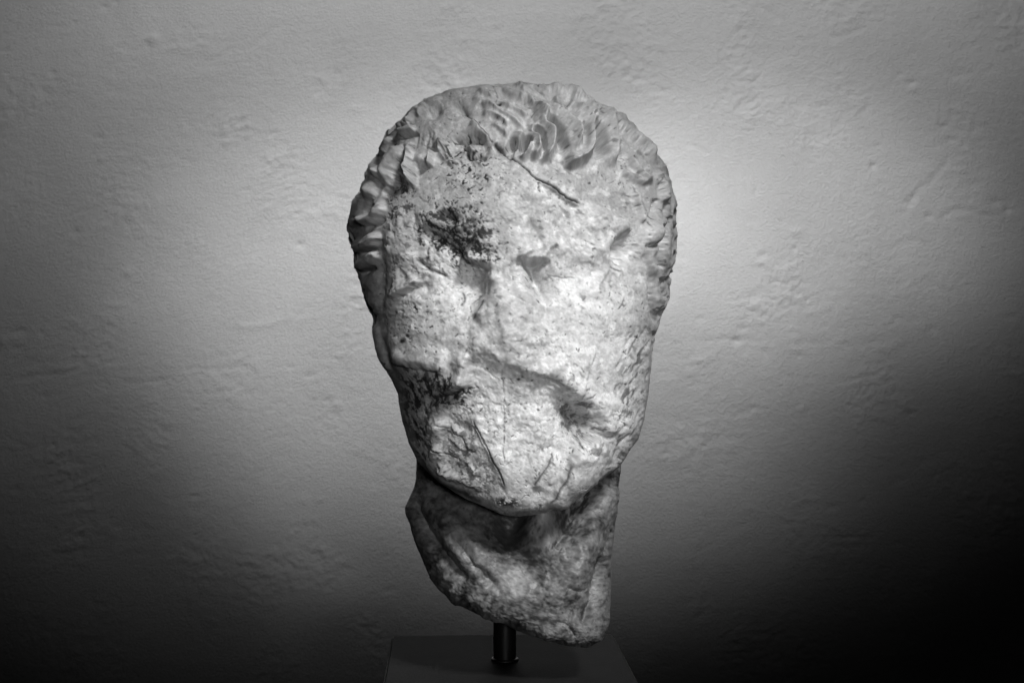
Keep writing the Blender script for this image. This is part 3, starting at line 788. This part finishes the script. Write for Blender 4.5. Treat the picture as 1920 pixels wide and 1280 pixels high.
def build_head():
    lo = Loft(HEAD_L, HEAD_R, HEAD_P, 165, 966, expo=(2.2, 2.4, 2.5, 2.6), smooth=0.02, ends=(0.22, 0.07))
    nv, nu = 900, 940
    P = lo.build(nv, nu)
    N = grid_normals(P)
    px, py = project(P)
    R = sculpt_head(); paint_head(R)
    R.H -= 1.0*(R.A - blur(R.A, 4))                        # crusts and specks are pitted
    R.H += 1.3*(R.alb - blur(R.alb, 3))*(1-R.A)            # bruised crystals stand proud
    V = np.array([0, -DC, 0], np.float32) - P; V /= np.linalg.norm(V, axis=-1, keepdims=True)
    face = (N*V).sum(-1)
    fm = sstep(-0.25, 0.12, face)
    X, Y, Z = P[..., 0], P[..., 1], P[..., 2]
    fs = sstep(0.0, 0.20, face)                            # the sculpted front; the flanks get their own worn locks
    H = R.sample(R.H, px, py)*fs
    # ragged outline of hair, ears and jaw
    side = np.exp(-(face/0.45)**2)*sstep(0.35, 0.75, np.abs(N[..., 0]))
    rl = np.interp(py, lo.rows, lo.Lr-lo.Lt); rr = np.interp(py, lo.rows, lo.Rr-lo.Rt)
    H += side*np.where(px < 960, -rl, rr)*sstep(40, 140, np.abs(px-960))
    back = 1-fm
    bk = face < 0.20
    xb, yb_, zb = X[bk], Y[bk], Z[bk]
    top = 0.35 + 0.65*sstep(0.9, 0.6, N[..., 2][bk])
    wv = 14*noise3(xb/70, yb_/70, zb/70)
    curl = 1-np.abs(noise3((xb+wv)/34, (yb_+0.5*zb+wv)/44, (zb-0.5*yb_)/26))*2.2
    hz = sstep(-130, 40, zb)*sstep(-330, -260, zb-0.9*np.clip(yb_, -999, 0))
    H[bk] += (1-fs[bk])*(hz*top*(9*(np.clip(curl, -0.4, 1)-0.45) + 6*fbm(xb, yb_, zb, 60, 2)) + 1.8*fbm(xb, yb_, zb, 24, 3, 0.6))
    H += 0.35*fbm(X, Y, Z, 9, 2, 0.6)*(0.5+R.sample(R.rough, px, py))
    H[0] = H[0].mean(); H[-1] = H[-1].mean()
    Q = P + N*H[..., None]
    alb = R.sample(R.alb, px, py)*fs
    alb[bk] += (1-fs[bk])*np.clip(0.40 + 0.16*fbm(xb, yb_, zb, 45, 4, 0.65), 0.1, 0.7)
    Q[0] = Q[0].mean(0); Q[-1] = Q[-1].mean(0)
    hair = R.sample(R.hair, px, py)*fm + back*(Z > -30)
    NQ = grid_normals(Q)
    # parts: hair, ear fragments, face
    reg = np.zeros((nv, nu), np.int32)
    reg[hair > 0.5] = 1
    reg[(hair > 0.5) & (px < 740) & (py > 596) & (Y < 200)] = 2
    reg[(hair > 0.5) & (px > 1215) & (py > 515) & (Y < 200)] = 3
    q = grid_faces(nv, nu)
    # close the poles
    Qf = Q.reshape(-1, 3); top = Qf[:nu].mean(0); bot = Qf[-nu:].mean(0)
    NV = len(Qf)
    j = np.arange(nu); j2 = (j+1) % nu
    capt = np.stack([np.full(nu, NV), j, j2, np.full(nu, -1)], -1)
    Vall = np.vstack([Qf, top, bot])*U
    Nall = np.vstack([NQ.reshape(-1, 3), [[0, 0, 1]], [[0, -0.3, -1]]])
    Aall = np.concatenate([alb.ravel(), [0.4, 0.4]])
    fr = reg.ravel()[q[:, 0]]
    root = bpy.data.objects.new("marble_head", None); sc.collection.objects.link(root)
    root["label"] = "weathered broken marble portrait head with curled fringe on a steel rod"
    root["category"] = "sculpture"
    def part(name, sel, extra=None):
        f = q[sel]
        ids = np.unique(f); mp = np.full(NV+2, -1, np.int64); mp[ids] = np.arange(len(ids))
        return mesh_obj(name, Vall[ids], mp[f], MARBLE, root, Nall[ids], {"albedo": Aall[ids]})
    o = part("face", fr == 0); o["label"] = "battered face with nose and mouth broken away, dark stains"
    o = part("hair", fr == 1); o["label"] = "carved hair with comma-shaped fringe locks"
    part("ear", fr == 2); part("ear", fr == 3)
    return root
HEAD = build_head()

# ------------------------------------------------------------------ neck
NECK_L = [(800,800),(783,830),(781,863),(780,896),(776,913),(759,951),(760,962),(767,981),(778,1017),(795,1058),(806,1082),(833,1107),(860,1123),(893,1140),(926,1149),
          (959,1170),(986,1181),(1013,1189),(1041,1203),(1074,1209),(1095,1212)]
NECK_R = [(1150,800),(1166,850),(1164,885),(1158,926),(1153,989),(1147,1044),(1145,1112),(1142,1159),(1131,1189),(1117,1203),(1098,1212)]
NECK_P = [(780,-60,230),(900,-110,220),(950,-155,210),(1000,-195,205),(1080,-212,170),(1140,-212,70),(1180,-204,-45),(1200,-196,-125),(1208,-186,-150),(1213,-166,-162)]

def build_neck(root):
    lo = Loft(NECK_L, NECK_R, NECK_P, 780, 1213, expo=(2.6, 2.6, 2.6, 2.4), smooth=0.02, ends=(0.05, 0.4))
    nv, nu = 440, 460
    P = lo.build(nv, nu); N = grid_normals(P); px, py = project(P)
    R = Relief(740, 1190, 780, 1230, warp=2.5, seed=3.0)
    R.blob(1014, 990, 27, 32, 58, 15); R.blob(1030, 955, 40, 24, 20, 0)      # larynx
    R.blob(958, 1000, 30, 46, -20, 20); R.blob(985, 1064, 46, 32, -18, -10)
    R.crest([(785,925),(830,985),(870,1040),(930,1090)], 14, 16, 20, 0.2, 0.3)
    R.crest([(830,955),(870,1000),(920,1058)], 12, 13, 15, 0.2, 0.3)
    R.groove([(778,930),(800,990),(840,1050),(880,1090)], 14, 11)
    R.groove([(850,1005),(890,1058),(930,1100)], 12, 9)
    R.crest([(1147,895),(1112,980),(1080,1060),(1060,1130)], 22, 26, 20, 0.2, 0.3)
    R.groove([(1132,1040),(1117,1110),(1097,1175)], 16, 9); R.groove([(1148,990),(1128,1060)], 7, 5)
    R.groove([(1085,930),(1062,985),(1040,1030)], 10, 10)
    R.blob(1080, 1075, 26, 20, 6, 0); R.groove([(1060,1100),(1085,1110),(1105,1100)], 4, 4)
    R.groove([(1075,1140),(1068,1170),(1080,1195)], 4, 4); R.groove([(1040,1165),(1060,1170),(1075,1185)], 4, 4)
    n = R.noise(70, 3, 2.0, gain=0.5)*1.6 + R.noise(22, 4, 5.0, gain=0.55)*1.0
    low = np.clip((R.Y - (1040 + 0.42*(R.X-800)))/60, 0, 1)
    R.H += n*(0.55+0.7*low)
    n1 = R.noise(50, 5, 31.0); n2 = R.noise(13, 4, 33.0, gain=0.6); n3 = R.noise(5, 3, 37.0); st = R.noise(9, 4, 61.0, ang=-60, stretch=2.6, gain=0.6)
    reg = lambda x, y, rx, ry, a=0: np.exp(-R.ell(x, y, rx, ry, a)**1.3)
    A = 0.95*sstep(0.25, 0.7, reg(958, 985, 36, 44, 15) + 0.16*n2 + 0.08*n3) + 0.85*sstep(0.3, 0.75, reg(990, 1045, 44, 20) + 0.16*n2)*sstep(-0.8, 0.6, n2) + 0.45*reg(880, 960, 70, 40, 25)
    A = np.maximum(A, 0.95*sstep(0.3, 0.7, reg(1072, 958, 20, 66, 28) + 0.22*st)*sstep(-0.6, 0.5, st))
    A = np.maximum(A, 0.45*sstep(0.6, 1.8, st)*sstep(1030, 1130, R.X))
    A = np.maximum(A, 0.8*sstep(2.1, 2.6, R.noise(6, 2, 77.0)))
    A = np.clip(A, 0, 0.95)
    base = 0.185 + 0.14*reg(1013, 985, 24, 30, 15) + 0.05*n1 + 0.040*n2 + 0.02*n3 + 0.12*sstep(0.5, 1.6, R.noise(24, 4, 71.0, gain=0.6))*np.clip(low+0.25, 0, 1)  # chin's shade put into the darker base, light on the larynx into its paler tone
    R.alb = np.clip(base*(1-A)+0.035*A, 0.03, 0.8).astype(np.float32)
    V = np.array([0, -DC, 0], np.float32) - P; V /= np.linalg.norm(V, axis=-1, keepdims=True)
    face = (N*V).sum(-1); fm = sstep(-0.25, 0.12, face)
    X, Y, Z = P[..., 0], P[..., 1], P[..., 2]
    fs = sstep(0.0, 0.20, face)
    H = R.sample(R.H, px, py)*fs + np.exp(-(face/0.45)**2)*sstep(0.35, 0.75, np.abs(N[..., 0]))*np.where(px < np.interp(py, lo.rows, (lo.Lt+lo.Rt)/2), -np.interp(py, lo.rows, lo.Lr-lo.Lt), np.interp(py, lo.rows, lo.Rr-lo.Rt))*sstep(1150, 1090, py)
    H += (1-fm)*sstep(0.2, 0.6, N[..., 1])*7*fbm(X, Y, Z, 40, 3) + 1.2*fbm(X, Y, Z, 9, 3, 0.6)
    Q = P + N*H[..., None]
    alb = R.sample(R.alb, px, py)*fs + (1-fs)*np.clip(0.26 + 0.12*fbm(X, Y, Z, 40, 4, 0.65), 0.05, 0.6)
    Q[0] = Q[0].mean(0); Q[-1] = Q[-1].mean(0)
    NQ = grid_normals(Q)
    Qf = Q.reshape(-1, 3)*U
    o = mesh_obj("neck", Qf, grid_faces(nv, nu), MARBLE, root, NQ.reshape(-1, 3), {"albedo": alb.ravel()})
    o["label"] = "long neck stump broken off obliquely at its lower edge"
build_neck(HEAD)

# ------------------------------------------------------------------ stand: steel rod on a dark block
def lathe(prof, n, name, mat, parent):
    prof = np.array(prof, float); a = np.linspace(0, 2*math.pi, n, endpoint=False)
    P = np.stack([prof[:, 0][:, None]*np.cos(a), prof[:, 0][:, None]*np.sin(a), np.repeat(prof[:, 1][:, None], n, 1)], -1)
    return mesh_obj(name, P.reshape(-1, 3), grid_faces(len(prof), n), mat, parent)

def build_stand():
    top_z = -(1238-HR)*U                                  # rod foot
    rx = (946.5-960)*U
    root = bpy.data.objects.new("display_stand", None); root.location = (rx, 0, top_z-0.09); sc.collection.objects.link(root)
    root["label"] = "dark square display base with an upright steel rod under the marble head"; root["category"] = "display stand"
    m, nt, b = new_mat("dark_steel")
    tc = N_(nt, 'ShaderNodeTexCoord').outputs['Object']
    mp = N_(nt, 'ShaderNodeMapping'); mp.inputs['Scale'].default_value = (1, 1, 0.25); nt.links.new(tc, mp.inputs['Vector'])
    n = noise_node(nt, 160, 5, 0.6, mp.outputs[0]).outputs['Fac']
    b.inputs['Base Color'].default_value = (0.07, 0.07, 0.07, 1); b.inputs['Metallic'].default_value = 0.9
    nt.links.new(math_node(nt, 'ADD', 0.14, math_node(nt, 'MULTIPLY', n, 0.4)), b.inputs['Roughness'])
    STEEL = m
    r = 21.5*U
    z0 = 0.09
    lathe([(r, z0+0.001), (r, z0+0.075)], 48, "rod", STEEL, root)
    lathe([(r+0.0003, z0+0.0003), (r+0.0012, z0+0.0003), (r+0.0014, z0+0.0012), (r+0.0008, z0+0.0018), (r+0.0002, z0+0.002)], 48, "collar", STEEL, root)
    m, nt, b = new_mat("dark_painted_block")
    tc = N_(nt, 'ShaderNodeTexCoord').outputs['Object']
    n1 = noise_node(nt, 30, 6, 0.65, tc).outputs['Fac']; n2 = noise_node(nt, 700, 3, 0.6, tc).outputs['Fac']
    c = math_node(nt, 'ADD', 0.002, math_node(nt, 'ADD', math_node(nt, 'MULTIPLY', n1, 0.016), math_node(nt, 'MULTIPLY', n2, 0.010)))
    comb = N_(nt, 'ShaderNodeCombineColor')
    for k in range(3): nt.links.new(c, comb.inputs[k])
    nt.links.new(comb.outputs[0], b.inputs['Base Color']); b.inputs['Roughness'].default_value = 0.7; b.inputs['Specular IOR Level'].default_value = 0.12
    bp = N_(nt, 'ShaderNodeBump'); bp.inputs['Strength'].default_value = 0.5; bp.inputs['Distance'].default_value = 0.0005
    nt.links.new(n2, bp.inputs['Height']); nt.links.new(bp.outputs[0], b.inputs['Normal'])
    # bevelled block
    import bmesh
    bm = bmesh.new(); bmesh.ops.create_cube(bm, size=1.0)
    bmesh.ops.scale(bm, vec=(0.141, 0.141, 0.09), verts=bm.verts)
    bmesh.ops.bevel(bm, geom=list(bm.edges), offset=0.0015, segments=3, affect='EDGES')
    me = bpy.data.meshes.new("block"); bm.to_mesh(me); bm.free()
    me.materials.append(m)
    o = bpy.data.objects.new("block", me); sc.collection.objects.link(o); o.parent = root
    k = DC*U*0 
    o.location = (0.0015, 0.0, 0.045)
    o.rotation_euler = (0, 0, math.radians(2.5))
build_stand()
